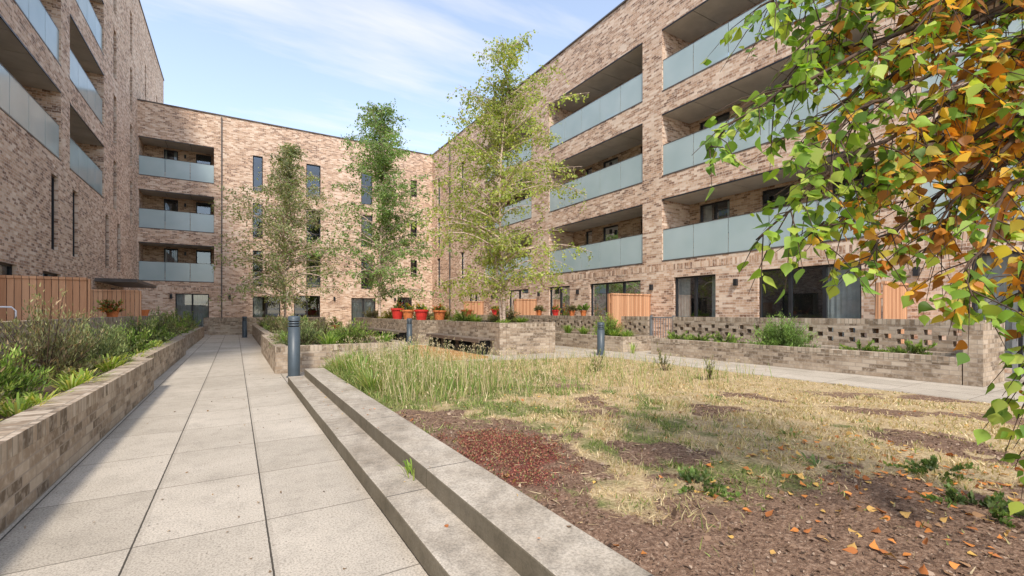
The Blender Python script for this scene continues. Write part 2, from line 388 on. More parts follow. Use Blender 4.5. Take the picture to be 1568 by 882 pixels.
make_building(TB,-4.73,XR,13.2,
  [(-4.68,-1.1,(3,6,9),[(-3.7,-3.0,.7),(-2.1,-1.3,.02)])],
  [(.94,1.5,f,f+2.25,1,0) for f in fl]+[(4.04,4.93,f,f+2.25,1,k,f+.6) for f,k in zip(fl,(5,0,5))]+[(7.6,8.4,f,f+2.25,1,k) for f,k in zip(fl,(0,1,0))]+
  [(11.2,11.7,f+1,f+2.25,1,0) for f in fl]+[(-3.0,-1.36,.1,2.3,2,4),(.94,2.5,.1,2.2,2,2),(3.3,4.9,.1,2.3,2,0),(6.93,8.6,.1,2.2,2,4),(10.2,11.3,.1,2.3,1,0)],
  body_b,extra_b)
XL=-4.73
TL=lambda u,v,w:(XL-w,u,v)
def body_l(mw,mr):
    mr.quad((XL,5,19.0),(XL-11,5,19.0),(XL-11,44,19.0),(XL,44,19.0),8)
    mw.quad((XL,5,0),(XL-11,5,0),(XL-11,5,19.05),(XL,5,19.05))
    mw.quad((XL,44,0),(XL-11,44,0),(XL-11,44,19.05),(XL,44,19.05))
    mw.quad((XL-11,5,0),(XL-11,44,0),(XL-11,44,19.05),(XL-11,5,19.05))
def extra_l(mw,mb,mr):
    boxT(mr,TL,23.8,29.2,2.42,2.55,-1.3,-.003,7)
lz=(6,9,12,15)
make_building(TL,5,44,19.05,
  [(7.5,13.2,lz,[(9,10.5,.1),(11.6,12.4,.02)]),(13.6,19.8,lz,[(14.5,16,.1),(17.2,18.2,.02)]),(20.7,25.3,lz,[(21.6,22.4,.02),(23.4,24.6,.9)])],
  [(a,a+.62,3.1,5.4,1,0) for a in (18.9,21.0,25.6,27.9)]+[(a,a+.6,f,f+2.25,1,0) for a in (27.1,30.9) for f in (5.9,8.9,11.9,14.9)]+
  [(a,a+.5,f,f+2.25,1,0) for a in (35.5,40.2) for f in (14.2,)]+[(14.2,16.4,.1,2.4,2,3),(18.2,19.8,.1,2.4,2,0),(22,23.4,.1,2.3,2,0),(26.6,27.8,.1,2.3,1,2)],
  body_l,extra_l)

# ------------------------------------------------------------------ ground & paving
g=MB(); g.quad((-400,-400,-.02),(400,-400,-.02),(400,400,-.02),(-400,400,-.02)); g.build('ground',[simple('ground_concrete',(.3,.28,.25),.9,nscale=.5)])
g=MB(); g.quad((-4.7,-6,0),(12.88,-6,0),(12.88,32.98,0),(-4.7,32.98,0)); g.build('courtyard_paving',[M_pave])
def kerb(x0,x1,y0,y1,z1,name):
    m=MB(); m.box(x0,x1,y0,y1,0.0+.001,z1); o=m.build(name,[M_conc])
    bm=bmesh.new(); bm.from_mesh(o.data); bmesh.ops.remove_doubles(bm,verts=bm.verts,dist=1e-4)
    n=40 if (y1-y0)>3 and z1>.1 else 0
    if n:
        for k in range(1,n):
            gg=bm.verts[:]+bm.edges[:]+bm.faces[:]
            bmesh.ops.bisect_plane(bm,geom=gg,plane_co=(0,y0+(y1-y0)*k/n,0),plane_no=(0,1,0))
        for v in bm.verts:
            v.co.x+=.004*mnoise.noise(Vector((v.co.x*3,v.co.y*4,1))); v.co.z+=.002*mnoise.noise(Vector((v.co.x*3,v.co.y*5,4)))*(v.co.z>.05)
    bm.to_mesh(o.data); bm.free()
    b=o.modifiers.new('bev','BEVEL'); b.width=.009; b.segments=2; b.limit_method='ANGLE'
    return o
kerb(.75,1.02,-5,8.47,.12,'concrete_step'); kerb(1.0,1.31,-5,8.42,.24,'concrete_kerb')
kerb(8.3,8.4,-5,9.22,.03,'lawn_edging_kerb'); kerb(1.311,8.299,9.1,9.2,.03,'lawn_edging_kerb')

# ------------------------------------------------------------------ planters
PM=[M_pbrick,M_cope,M_soil]
def planter(x0,x1,y0,y1,h,t=.22,name='brick_planter',zs=.07):
    m=MB(); c=.11
    e=.003
    def wall(a,b,c0,d):
        m.box(a+e,b-e,c0+e,d-e,0.001,h-c,0); m.box(a,b,c0,d,h-c,h,1)
    wall(x0,x0+t,y0,y1); wall(x1-t,x1,y0,y1); wall(x0+t+.001,x1-t-.001,y0,y0+t); wall(x0+t+.001,x1-t-.001,y1-t,y1)
    nx=max(2,int((x1-x0)/.25)); ny=max(2,int((y1-y0)/.25)); pts=[];fs=[]
    for i in range(nx+1):
        for j in range(ny+1):
            x=x0+t*.9+(x1-x0-1.8*t)*i/nx; y=y0+t*.9+(y1-y0-1.8*t)*j/ny
            pts.append((x,y,h-zs+.03*mnoise.noise(Vector((x*3,y*3,h)))))
    for i in range(nx):
        for j in range(ny):
            a=i*(ny+1)+j; fs.append((a,a+ny+1,a+ny+2,a+1))
    m.mesh(pts,fs,2)
    return m.build(name,PM)
planter(-2.42,-1.08,-4,8.95,.49); planter(-2.42,-1.2,8.96,15.9,.49); planter(-2.42,-1.3,15.91,27,.49)
planter(.66,3.3,9.9,15.5,.53); planter(.76,3.3,15.51,27.5,.55)
planter(6.2,8.1,10.85,15.3,.9); planter(5.8,8.4,16.3,27,.9)
planter(10.2,11.38,2.55,9.1,.45); planter(9.9,11.38,9.9,14.6,.45)
planter(-1.2,4.5,28.3,29.6,.85)
def bwall(x0,x1,y0,y1,h,perf=False,name='brick_wall'):
    m=MB(); c=.11
    if not perf:
        m.box(x0+.003,x1-.003,y0+.003,y1-.003,0.001,h-c,0); m.box(x0,x1,y0,y1,h-c,h,1)
    else:
        zb=.56; rh=.1; nr=3
        m.box(x0+.003,x1-.003,y0+.003,y1-.003,0.001,zb,0)
        m.box(x0+.003,x1-.003,y0+.003,y1-.003,zb+nr*rh,h-c,0); m.box(x0,x1,y0,y1,h-c,h,1)
        for r in range(nr):
            y=y0+.003+(.21 if r%2 else 0)
            if r%2: m.box(x0+.004,x1-.004,y0+.003,y0+.1,zb+r*rh,zb+(r+1)*rh,0)
            while y<y1-.01:
                m.box(x0+.004,x1-.004,y,min(y+.3,y1-.003),zb+r*rh+.0005,zb+(r+1)*rh-.0005,0); y+=.42
    return m.build(name,PM)
bwall(11.4,11.62,2.55,9.3,1.06,True); bwall(11.4,11.62,10.3,18.4,1.06,True)
bwall(11.4,11.62,19.3,30,1.06)
bwall(10.2,11.39,2.3,2.54,1.02)
bwall(-2.66,-2.44,-3,23,1.08)
bwall(-1.5,4.8,30.2,30.42,.9)
def fence(x0,x1,y,z1):
    m=MB(); n=max(1,int((x1-x0)/.1)); w=(x1-x0)/n
    for i in range(n): m.box(x0+i*w+.004,x0+(i+1)*w-.004,y-.01+random.uniform(-.003,.003),y+.012,.12,z1-.05+random.uniform(-.004,.004))
    m.box(x0-.01,x1+.01,y-.035,y+.035,z1-.05,z1)
    for z in (.4,z1-.35): m.box(x0,x1,y+.015,y+.055,z,z+.09)
    k=max(2,int((x1-x0)/1.8)+1)
    for i in range(k):
        x=x0+(x1-x0)*i/(k-1); m.box(x-.04,x+.04,y+.056,y+.136,0.001,z1-.02)
    return m.build('timber_fence',[M_timber])
fence(-4.7,-2.5,12,1.88); fence(-4.7,-2.4,17,1.84); fence(-4.7,-2.5,6.5,1.88)
for y in (4.12,11.5,18.8,24.5): fence(10.95 if 5<y<12 else 11.65,12.87,y,1.85)
def railing(x,y0,y1,h):
    m=MB(); m.box(x-.02,x+.02,y0,y1,h-.04,h); m.box(x-.02,x+.02,y0,y1,.1,.14)
    y=y0
    while y<=y1+.001: m.box(x-.008,x+.008,y-.008,y+.008,.14,h-.04); y+=.1
    for y in (y0,y1): m.box(x-.03,x+.03,y-.03,y+.03,.002,h+.05)
    return m.build('metal_railing',[M_rail])
railing(11.5,9.36,10.24,1.05); railing(11.5,-2,2.2,1.12)
m=MB(); m.box(3.5,5.6,10.4,15.2,.002,.06); m.build('timber_deck',[M_deck])
def bench(x0,x1,y0,y1,h=.46):
    m=MB(); n=5; w=(x1-x0)/n
    for i in range(n): m.box(x0+i*w+.006,x0+(i+1)*w-.006,y0,y1,h-.04,h,0)
    m.box(x0,x0+.03,y0,y1,h-.1,h-.041,0)
    y=y0+.3
    while y<y1: m.box(x0+.08,x1,y-.03,y+.03,.002,h-.042,1); y+=1.2
    return m.build('timber_bench',[M_bench,M_darkmetal])
bench(5.68,6.18,11.1,15.1); bench(5.28,5.78,17,26)
def bollard(x,y,h,r=.105):
    m=MB(); R=lambda *a,**k:m.mesh(*cyl(*a),k.get('mi',0))
    R(x,y,0.001,.02,r*1.25,r*1.22); R(x,y,.02,h-.2,r,r)
    for k in range(3):
        z=h-.2+k*.045; m.mesh(*cyl(x,y,z,z+.02,r*.78,r*.78),1); R(x,y,z+.02,z+.045,r*1.0,r*1.0)
        m.mesh([(x+r*math.cos(a*.314)*s,y+r*math.sin(a*.314)*s,z+.02) for s in (1,.1) for a in range(20)],[(a,(a+1)%20,20+(a+1)%20,20+a) for a in range(20)],0)
    R(x,y,h-.065,h-.02,r,r); R(x,y,h-.02,h,r,r*.8)
    o=m.build('bollard_light',[M_boll,M_darkmetal]); 
    for i,p in enumerate(o.data.polygons): p.use_smooth=len(p.vertices)==4
    return o
bollard(.93,9.3,1.13); bollard(5.35,15.9,.98,.1); bollard(8.75,9.6,.92); bollard(.38,25,1.0)
def pot(x,y,z,r,h,name='flower_pot',mat=None):
    m=MB(); m.mesh(*cyl(x,y,z,z+h*.85,r*.7,r*.95,16,False)); m.mesh(*cyl(x,y,z+h*.83,z+h,r*1.08,r*1.08,16,False)); m.mesh(*cyl(x,y,z+h*.8,z+h*.9,r*.9,r*.9,16),1)
    return m.build(name,[mat or M_terra,M_soil])
for p in ((-2.55,14.5,1.08,.14,.22),(11.5,13.6,1.06,.13,.2),(11.5,14.3,1.06,.13,.2),(7.2,17.6,.88,.26,.4),(6.3,18.9,.88,.25,.42),(-2.55,19,1.08,.14,.2),(5.0,28,0,.25,.45),(9.3,24,0,.25,.45),(11.5,16.6,1.06,.14,.22),(8.1,16.9,.9,.22,.4)): pot(*p)
pot(6.2,17.0,.88,.26,.42,mat=M_red); pot(6.3,20.4,.88,.28,.5,mat=M_red); pot(11.5,20.6,1.06,.2,.3,mat=M_red); pot(9.4,16.4,0,.3,1.1,'tall_planter_pot',M_terra); pot(11.5,15.4,1.06,.15,.24,mat=M_red)
m=MB()
for yy in (9.3,10.0):
    pts=[(-3.55,yy,.3),(-3.55,yy,1.22),(-3.5,yy,1.28),(-2.95,yy,1.28),(-2.9,yy,1.22),(-2.9,yy,.3)]; m.mesh(*tube(pts,[.012]*6,8))
for x in np.linspace(-3.5,-2.95,6): m.mesh(*tube([(x,9.3,1.27),(x,10.0,1.27)],[.006]*2,6))
m.mesh(*tube([(-3.5,9.3,.3),(-3.5,10,.3)],[.012]*2,6)); m.mesh(*tube([(-2.95,9.3,.3),(-2.95,10,.3)],[.012]*2,6))
for x in (-3.55,-2.9):
    for yy in (9.3,10.0): m.mesh(*tube([(x,yy,0.002),(x,yy,.3)],[.012]*2,6))
m.build('clothes_airer',[M_white])

# ------------------------------------------------------------------ lawn
def fn(x,y,s,o=0): return mnoise.noise(Vector((x*s,y*s,o)))
def sst(a,b,x):
    t=min(1,max(0,(x-a)/(b-a))); return t*t*(3-2*t)
def zones(x,y):
    D=.5195*x+.8545*y; L=.8545*x-.5195*y
    n1=fn(x,y,.9,1)*.6+fn(x,y,2.6,2)*.45; n2=fn(x,y,1.3,5)*.8+fn(x,y,4.5,6)*.7
    soil=sst(3.15,2.3,D+n1*.9-.10*max(0,L-1.2))
    soil=max(soil,sst(.15,.36,fn(x,y,1.1,9)+.35*fn(x,y,5,4))*.95*sst(7.5,6,D))
    r=math.hypot((x-1.66)/.38,(y-2.9)/.66)+fn(x,y,3,7)*.6+fn(x,y,9,8)*.35; sed=sst(1.15,.7,r)
    soil=max(soil,.9*sst(1.8,1.2,r))
    dry=sst(-.42,.18,n2+.24*(L-1.2)+.05*(D-4))
    if D>6.5: dry=max(dry*.95,.5+n2*.5)
    if x<2.8 and y>4.6: dry*=.4; soil*=.2
    return soil,sed,min(1,max(0,dry))
def lawnz(x,y): return .195-.165*sst(1.8,7.8,x)+.02*fn(x,y,.8,11)*sst(8.3,7.5,x)+.010*fn(x,y,5,12)*sst(8.3,7.8,x)-.06*sst(7.5,9.1,y)*sst(3,1.3,x)
xs=np.linspace(1.312,8.298,170); ys=np.concatenate([np.linspace(-5,0,26)[:-1],np.linspace(0,9.098,290)])
pts=[];cols=[]
for x in xs:
    for y in ys:
        s,sd,d=zones(x,y); pts.append((x,y,lawnz(x,y)+.012*fn(x,y,18,3)*s+.010*fn(x,y,7,13)*s)); cols.append((s,sd,d,1))
ny=len(ys); fs=[(i*ny+j,(i+1)*ny+j,(i+1)*ny+j+1,i*ny+j+1) for i in range(len(xs)-1) for j in range(ny-1)]
me=bpy.data.meshes.new('lawn'); me.from_pydata(pts,[],fs); at=me.color_attributes.new('Zone','FLOAT_COLOR','POINT'); at.data.foreach_set('color',np.array(cols,np.float32).ravel())
me.polygons.foreach_set('use_smooth',[True]*len(fs))
m,nt,out=newmat('lawn_soil_and_turf')
a=N(nt,'ShaderNodeAttribute'); a.attribute_name='Zone'; sp=N(nt,'ShaderNodeSeparateColor'); nt.links.new(a.outputs[0],sp.inputs[0])
P=pos(nt); f1=noise(nt,P,45,3,.75); f2=noise(nt,P,9,3,.6); f3=noise(nt,P,140,2,.7)
soilc=ramp(nt,f1,[(.3,(.075,.042,.027)),(.5,(.19,.115,.073)),(.68,(.33,.225,.155))])
greenc=ramp(nt,f1,[(.3,(.07,.08,.025)),(.5,(.16,.165,.055)),(.7,(.30,.28,.11))])
dryc=ramp(nt,f1,[(.3,(.25,.17,.085)),(.5,(.46,.345,.19)),(.7,(.64,.51,.32))])
thr=math_(nt,'MULTIPLY',math_(nt,'SUBTRACT',f2,.5),1.6)
d_=math_(nt,'ADD',sp.outputs[2],thr,True); s_=math_(nt,'MULTIPLY',math_(nt,'SUBTRACT',math_(nt,'ADD',sp.outputs[0],thr),.25),2.2,True)
c=mixc(nt,d_,greenc,dryc); c=mixc(nt,s_,c,soilc); c=mixc(nt,sp.outputs[1],c,ramp(nt,f3,[(.35,(.08,.025,.02)),(.65,(.24,.08,.055))]))
principled(nt,out,c,.95,f1,.8,.02)
me.materials.append(m); lawn=bpy.data.objects.new('lawn',me); scene.collection.objects.link(lawn)
n=180000
X=rng.uniform(1.33,8.28,n); Y=rng.uniform(-.5,9.08,n)
keep=rng.random(n)<np.clip(3.2/np.maximum(np.hypot(X,Y),1.0),.25,1); X=X[keep];Y=Y[keep]
C=[];H=[];K=[]
for x,y in zip(X,Y):
    s,sd,d=zones(x,y); r=random.random()
    dens=(1-s*.97)*(1-sd)*(.12+.88*sst(-.22,.22,fn(x,y,3.5,21)+.5*fn(x,y,9,22)))
    if r>dens: continue
    tall=1.0
    tz=sst(4.6,6.5,y)*sst(3.4,2.0,x+.5*fn(x,y,1,30))
    tall+=tz*2.6; tall+=.9*sst(.1,.5,fn(x,y,1.3,31)); tall*=(1-.4*sst(5.5,8,x))
    C.append((x,y,lawnz(x,y)-.005)); H.append(random.uniform(.02,.06)*tall*(1-.3*s)); K.append(1 if random.random()<d*.85+.10-.4*tz else 0)
C=np.array(C);H=np.array(H);K=np.array(K); n=len(C)
A=unit(np.stack([rng.normal(0,.5,n),rng.normal(0,.5,n),np.ones(n)],1)); B,Cc=frames(A)
cg=pickcol(n,[(.16,.22,.05),(.23,.29,.08),(.12,.17,.04),(.32,.34,.12)]); cd=pickcol(n,[(.54,.43,.25),(.66,.55,.35),(.44,.33,.18),(.42,.37,.18)])
cols=np.where(K[:,None]==1,cd,cg)
w=.0035+.0012*np.hypot(C[:,0],C[:,1])
inst('grass',T_BLADE,C,A*H[:,None],B*w[:,None],Cc*H[:,None],cols,M_grass)
n=2900; X=np.concatenate([rng.uniform(1.5,3.2,1300),rng.uniform(1.4,8.1,1600)]); Y=np.concatenate([rng.uniform(4.8,9,1300),rng.uniform(4.4,9.05,1600)])
C=np.stack([X,Y,np.array([lawnz(a,b) for a,b in zip(X,Y)])],1); H=np.concatenate([rng.uniform(.2,.62,1300),rng.uniform(.10,.34,1600)])
A=unit(np.stack([rng.normal(0,.2,n),rng.normal(0,.2,n),np.ones(n)],1)); B,Cc=frames(A)
colz=pickcol(n,[(.55,.46,.28),(.34,.36,.13),(.16,.26,.05)],[.35,.3,.35])
inst('tall_grass',T_BLADE,C,A*H[:,None],B*.009,Cc*H[:,None]*.35,colz,M_grass)
tips=C+A*H[:,None]*.98+Cc*H[:,None]*.16
sel=rng.random(n)<.5; nn=sel.sum(); reps=5
CT=np.repeat(tips[sel],reps,0)+rng.normal(0,.012,(nn*reps,3)); AA=unit(np.repeat(A[sel],reps,0)+rng.normal(0,.4,(nn*reps,3))); BB,CCn=frames(AA)
inst('grass_seed_heads',T_DIAM,CT,AA*.03,BB*.009,CCn*.01,pickcol(nn*reps,[(.62,.53,.36),(.5,.4,.24)]),M_grass)
n0=22000; X=rng.uniform(1.33,2.5,n0); Y=rng.uniform(1.6,4.2,n0); kk=[random.random()<zones(a,b)[1] for a,b in zip(X,Y)]; X=X[kk];Y=Y[kk]; n=len(X)
C=np.stack([X,Y,[lawnz(a,b)+random.uniform(0,.02) for a,b in zip(X,Y)]],1)
A=unit(rng.normal(size=(n,3))+np.array([0,0,.9])); B,Cc=frames(A)
inst('sedum_groundcover',T_DIAM,C,A*.014,B*.010,Cc*.01,pickcol(n,[(.26,.07,.05),(.17,.05,.035),(.34,.13,.08),(.2,.17,.06),(.3,.19,.1)]),M_litter)
# soil crumbs and bark
n=34000; X=rng.uniform(1.33,6,n*2); Y=rng.uniform(-.6,4.5,n*2); kk=[zones(a,b)[0]>.3+.5*random.random() for a,b in zip(X,Y)]
X=X[kk];Y=Y[kk]; n=len(X)
C=np.stack([X,Y,[lawnz(a,b)+random.uniform(0,.008) for a,b in zip(X,Y)]],1)
A=unit(rng.normal(size=(n,3))*np.array([1,1,.5])); B=unit(np.cross(A,np.array([0,0,1.])+rng.normal(0,.6,(n,3)))); Cc=np.cross(A,B)
S=rng.lognormal(-4.9,.55,(n,1))
inst('soil_crumbs',T_CHIP,C,A*S,B*S*.75,Cc*S*.8,pickcol(n,[(.14,.085,.055),(.22,.14,.09),(.09,.055,.035),(.34,.25,.18),(.17,.105,.07)],jit=.3),M_litter)
n=6000; X=rng.uniform(1.4,8.2,n); Y=rng.uniform(1.6,8,n); C=np.stack([X,Y,[lawnz(a,b)+.008 for a,b in zip(X,Y)]],1)
A=unit(rng.normal(size=(n,3))*np.array([1,1,.12])); B,Cc=frames(A); S=rng.uniform(.03,.09,(n,1))
inst('dry_thatch',T_BLADE,C,A*S,B*.004,Cc*S*.3,pickcol(n,[(.6,.48,.29),(.5,.37,.2),(.35,.24,.13)]),M_litter)
def fallen(name,n,xr,yr,zf,s0=.03,s1=.055,pal=[(.6,.22,.05),(.5,.3,.09),(.4,.14,.04),(.28,.16,.08),(.62,.38,.1)]):
    X=rng.normal((xr[0]+xr[1])/2,(xr[1]-xr[0])/3,n).clip(xr[0],xr[1]); Y=rng.normal((yr[0]+yr[1])/2,(yr[1]-yr[0])/3,n).clip(yr[0],yr[1])
    C=np.stack([X,Y,[zf(a,b) for a,b in zip(X,Y)]],1)
    A=unit(rng.normal(size=(n,3))*np.array([1,1,.25])); B=unit(np.cross(A,np.array([0,0,1.])+rng.normal(0,.35,(n,3)))); Cc=np.cross(A,B)
    S=rng.uniform(s0,s1,(n,1)); inst(name,T_BIRCH,C,A*S,B*S*.9,Cc*S*rng.uniform(-2,2.5,(n,1)),pickcol(n,pal),M_litter)
lz_=lambda a,b:lawnz(a,b)+.012
fallen('fallen_leaves',460,(2.2,4.6),(-.1,1.9),lz_,.025,.055)
fallen('fallen_leaves',220,(1.4,7),(.5,6),lz_,.02,.04)
fallen('fallen_leaves',80,(-1,.7),(1,10),lambda a,b:.006,.01,.025,[(.2,.13,.07),(.1,.06,.03),(.3,.2,.1)])
fallen('fallen_leaves',35,(.78,1.28),(1,8),lambda a,b:.25 if a>1.0 else .126,.012,.03)

# ------------------------------------------------------------------ plants
def mound(name,x,y,z,rx,ry,rz,n,ll,lw,pal,up=.6,T=T_DIAM,stems=True,flower=None):
    e=empty(name)
    k=max(14,int(n/55)); d=unit(rng.normal(size=(k,3))); d[:,2]=np.abs(d[:,2])
    tips=d*rng.uniform(.6,1.12,(k,1))*np.array([rx,ry,rz])
    per=n//k; tt=rng.uniform(.35,1,(k,per,1)); P=(tips[:,None,:]*tt)+rng.normal(0,.05*min(rx,rz),(k,per,3))
    P=P.reshape(-1,3); P[:,2]=np.maximum(P[:,2],.01); C=P+np.array([x,y,z])
    out=unit(P); A=unit(out*.7+np.array([0,0,up])+rng.normal(0,.45,P.shape)); B,Cc=frames(A)
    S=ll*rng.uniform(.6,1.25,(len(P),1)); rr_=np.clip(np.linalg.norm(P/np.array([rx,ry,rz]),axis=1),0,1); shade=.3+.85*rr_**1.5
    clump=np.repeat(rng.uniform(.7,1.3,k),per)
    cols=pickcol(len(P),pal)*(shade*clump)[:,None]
    if flower is not None:
        fl_=(rng.random(len(P))<.25)&(rr_>.6); cols[fl_]=np.array(flower)
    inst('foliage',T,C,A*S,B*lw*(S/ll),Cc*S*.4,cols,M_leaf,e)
    if stems:
        m=MB()
        for t in tips[:60]:
            t=[float(q) for q in t]
            m.mesh(*tube([(x,y,z-.03),(x+t[0]*.5,y+t[1]*.5,z+t[2]*.45),(x+t[0]*.95,y+t[1]*.95,z+t[2]*.95)],[.008,.005,.002],4))
        m.build('stems',[M_twig],e)
def spiky(name,x,y,z,R,H,n,w,pal):
    e=empty(name); th=rng.uniform(0,2*math.pi,n); lean=rng.uniform(.1,1.0,n)
    o=np.stack([np.cos(th),np.sin(th),np.zeros(n)],1); A=unit(o*lean[:,None]*R/H*1.1+np.array([0,0,1.])); 
    L=H*rng.uniform(.6,1.15,n)[:,None]; B=unit(np.cross(A,o)); Cc=unit(o*.7+np.array([0,0,-.8]))
    C=np.array([x,y,z])+o*rng.uniform(0,.1,(n,1))
    inst('leaves',T_STRAP,C,A*L,B*w,Cc*L*.5,pickcol(n,pal),M_leaf,e)
ROS=[(.16,.22,.08),(.24,.30,.12),(.12,.17,.07),(.31,.34,.16)]
OLI=[(.22,.23,.10),(.3,.3,.15),(.17,.18,.08),(.34,.25,.15)]
GRN=[(.17,.29,.05),(.27,.41,.08),(.13,.22,.04),(.38,.46,.13)]
LSH=[('rosemary_bush',-1.75,2.6,.5,.6,.5,ROS),('lavender_bush',-1.8,3.6,.5,.45,.6,OLI),('rosemary_bush',-1.85,4.7,.52,.55,.72,OLI),('hebe_bush',-1.9,5.75,.5,.5,.5,GRN),
     ('rosemary_bush',-1.85,7.2,.55,.8,1.02,OLI),('hebe_bush',-1.7,8.5,.45,.5,.62,ROS),('lavender_bush',-1.85,9.8,.5,.55,.75,ROS),('hebe_bush',-1.7,11.1,.45,.55,.55,GRN),
     ('rosemary_bush',-1.8,12.6,.5,.7,.85,ROS),('hebe_bush',-1.75,14.1,.48,.6,.6,GRN),('mixed_shrub',-1.8,15.7,.5,.75,.9,ROS),('lavender_bush',-1.8,17.4,.5,.7,.65,OLI),
     ('hebe_bush',-1.8,19,.5,.7,.85,GRN),('mixed_shrub',-1.8,21,.5,.8,.95,ROS),('lavender_bush',-1.8,23,.5,.8,.7,OLI),('hebe_bush',-1.8,25,.5,.8,.9,GRN)]
for (nm,x,y,rx,ry,rz,pal) in LSH:
    mound(nm,x,y,.40,rx,ry,rz,6400 if y<10 else 3200,.045,.011 if y<10 else .018,pal,.9,T_BLADE)
for y in (2.0,3.1,3.5,4.2,4.9,5.4,6.2,6.6,8.0,8.6,9.4,10.3,11.8,13.2): 
    spiky('daylily',-1.42+random.uniform(-.06,.04),y,.40,.36,random.uniform(.22,.36),70,.015,[(.24,.36,.05),(.36,.45,.09),(.52,.48,.16),(.18,.27,.04)])
for (x,y) in [(1.3,10.8),(2.3,11.0),(1.2,12),(2.6,12.4),(1.4,13.6),(2.2,14.5),(1.3,16.5),(2.3,17.5),(1.4,19),(2.5,20.5),(1.5,22),(2.2,24),(1.4,26)]:
    mound(random.choice(['rosemary_bush','hebe_bush']),x,y,.45,.65,.7,random.uniform(.45,.8),2800,.055,.014,random.choice([ROS,OLI,GRN]),1.0,T_BLADE)
for (x,y) in [(2.9,10.4),(1.7,10.3),(.98,11.3),(2.6,13.4)]: spiky('daylily',x,y,.45,.4,.5,90,.016,GRN)
for (x,y) in [(6.7,11.5),(7.5,11.8),(6.7,13.2),(7.6,13.6),(7,14.7)]: spiky('flax_clump',x,y,.83,.45,random.uniform(.3,.5),120,.02,GRN)
for (x,y,s) in [(7.5,12.8,.5),(6.7,14.2,.45),(7.6,18,.7),(7.3,19.5,.6),(7.5,21,1.0),(6.5,22.3,.5),(7.4,24,.8),(6.5,25.6,.7)]:
    mound('mixed_shrub',x,y,.83,.6,.6,s,2200,.06,.03,random.choice([GRN,OLI,[(.35,.35,.07),(.4,.25,.06),(.25,.3,.07)]]),.4)
for (x,y,z,s,fc) in [(7.2,17.6,1.2,.35,(.75,.05,.03)),(6.3,18.9,1.25,.35,(.8,.3,.03)),(6.3,20.4,1.3,.4,(.75,.05,.08)),(6.2,17.0,1.25,.3,(.8,.45,.04)),(11.5,15.4,1.26,.25,(.7,.04,.04)),(11.5,20.6,1.3,.3,(.75,.3,.05)),(9.4,16.4,1.0,.45,(.75,.5,.05)),(8.9,18,.5,.9,(.7,.12,.03))]:
    mound('flowering_geranium',x,y,z,.3,.3,s,900,.05,.04,GRN,.4,T_DIAM,True,fc)
mound('hebe_bush',10.8,5.75,.38,.66,.68,.76,10000,.045,.014,[(.19,.32,.08),(.28,.43,.12),(.15,.25,.06)],1.2,T_BLADE)
for (x,y,s) in [(10.8,3.4,.28),(10.8,4.2,.22),(10.7,7.1,.3),(10.8,7.9,.25),(10.7,8.6,.3)]: mound('lavender_bush',x,y,.38,.45,.45,s,1200,.06,.016,GRN,1.3,T_BLADE)
mound('hebe_bush',10.7,11.3,.38,.6,.6,.75,4500,.06,.02,GRN,.9)
for (x,y,s) in [(10.4,10.2,.3),(10.4,10.8,.3),(10.5,12.4,.4),(10.6,13.4,.45)]: spiky('flax_clump',x,y,.38,.35,s+.1,100,.018,GRN)
for (x,y,s) in [(0,28.9,.5),(1.5,28.9,.6),(3.2,28.9,.7),(-2.6,24,.9),(-2.9,28,.8),(-2.55,14.5,.35),(11.5,13.6,.3),(11.5,14.3,.25),(5,28,.8),(9.3,24,.9),(11.5,16.6,.3),(12.2,15.5,1.2),(12.2,20.3,1.3),(9,29,1.4),(11.3,28.5,1.1),(9.6,21,.8)]:
    mound('potted_shrub',x,y,(1.25 if x>11.4 and s<.5 else (1.2 if x<-2.5 and s<.5 else .4)),.22+.28*s,.22+.28*s,s,1100,.06,.03,random.choice([GRN,GRN,OLI,[(.55,.15,.05),(.25,.32,.07),(.16,.24,.05)]]),.4)
for (x,y) in [(3.35,1.55),(4.1,2.1),(5.2,3.6),(4.2,4.4)]: spiky('dandelion_plant',x,y,lawnz(x,y),.2,.09,20,.018,[(.17,.25,.07),(.24,.32,.11),(.14,.21,.06)])
for (x,y) in [(6.9,4.9),(5.9,6.6),(7.3,6.2)]: mound('tall_weed',x,y,lawnz(x,y),.22,.22,.5,200,.07,.012,[(.22,.3,.08),(.36,.38,.16)],1.0,T_BLADE)
for (x,y,s) in [(3.25,.75,.07),(3.9,1.1,.10),(2.3,1.7,.05)]: mound('groundcover_plant',x,y,lawnz(x,y),.28,.22,s,600,.03,.018,[(.12,.2,.05),(.2,.28,.08)],.5,T_DIAM,False)
spiky('weed',1.0,2.9,.125,.06,.14,16,.012,GRN); spiky('weed',9.9,9.5,.0,.1,.45,20,.02,GRN)
for (x,y) in [(1.6,7.6),(1.9,8.2),(2.5,8.6),(1.55,6.7),(2.1,7.2),(3.0,8.8),(1.5,8.3),(1.5,5.9)]: spiky('tall_grass_clump',x,y,.16,.3,random.uniform(.45,.8),110,.011,[(.19,.3,.07),(.28,.37,.11),(.47,.43,.21)])

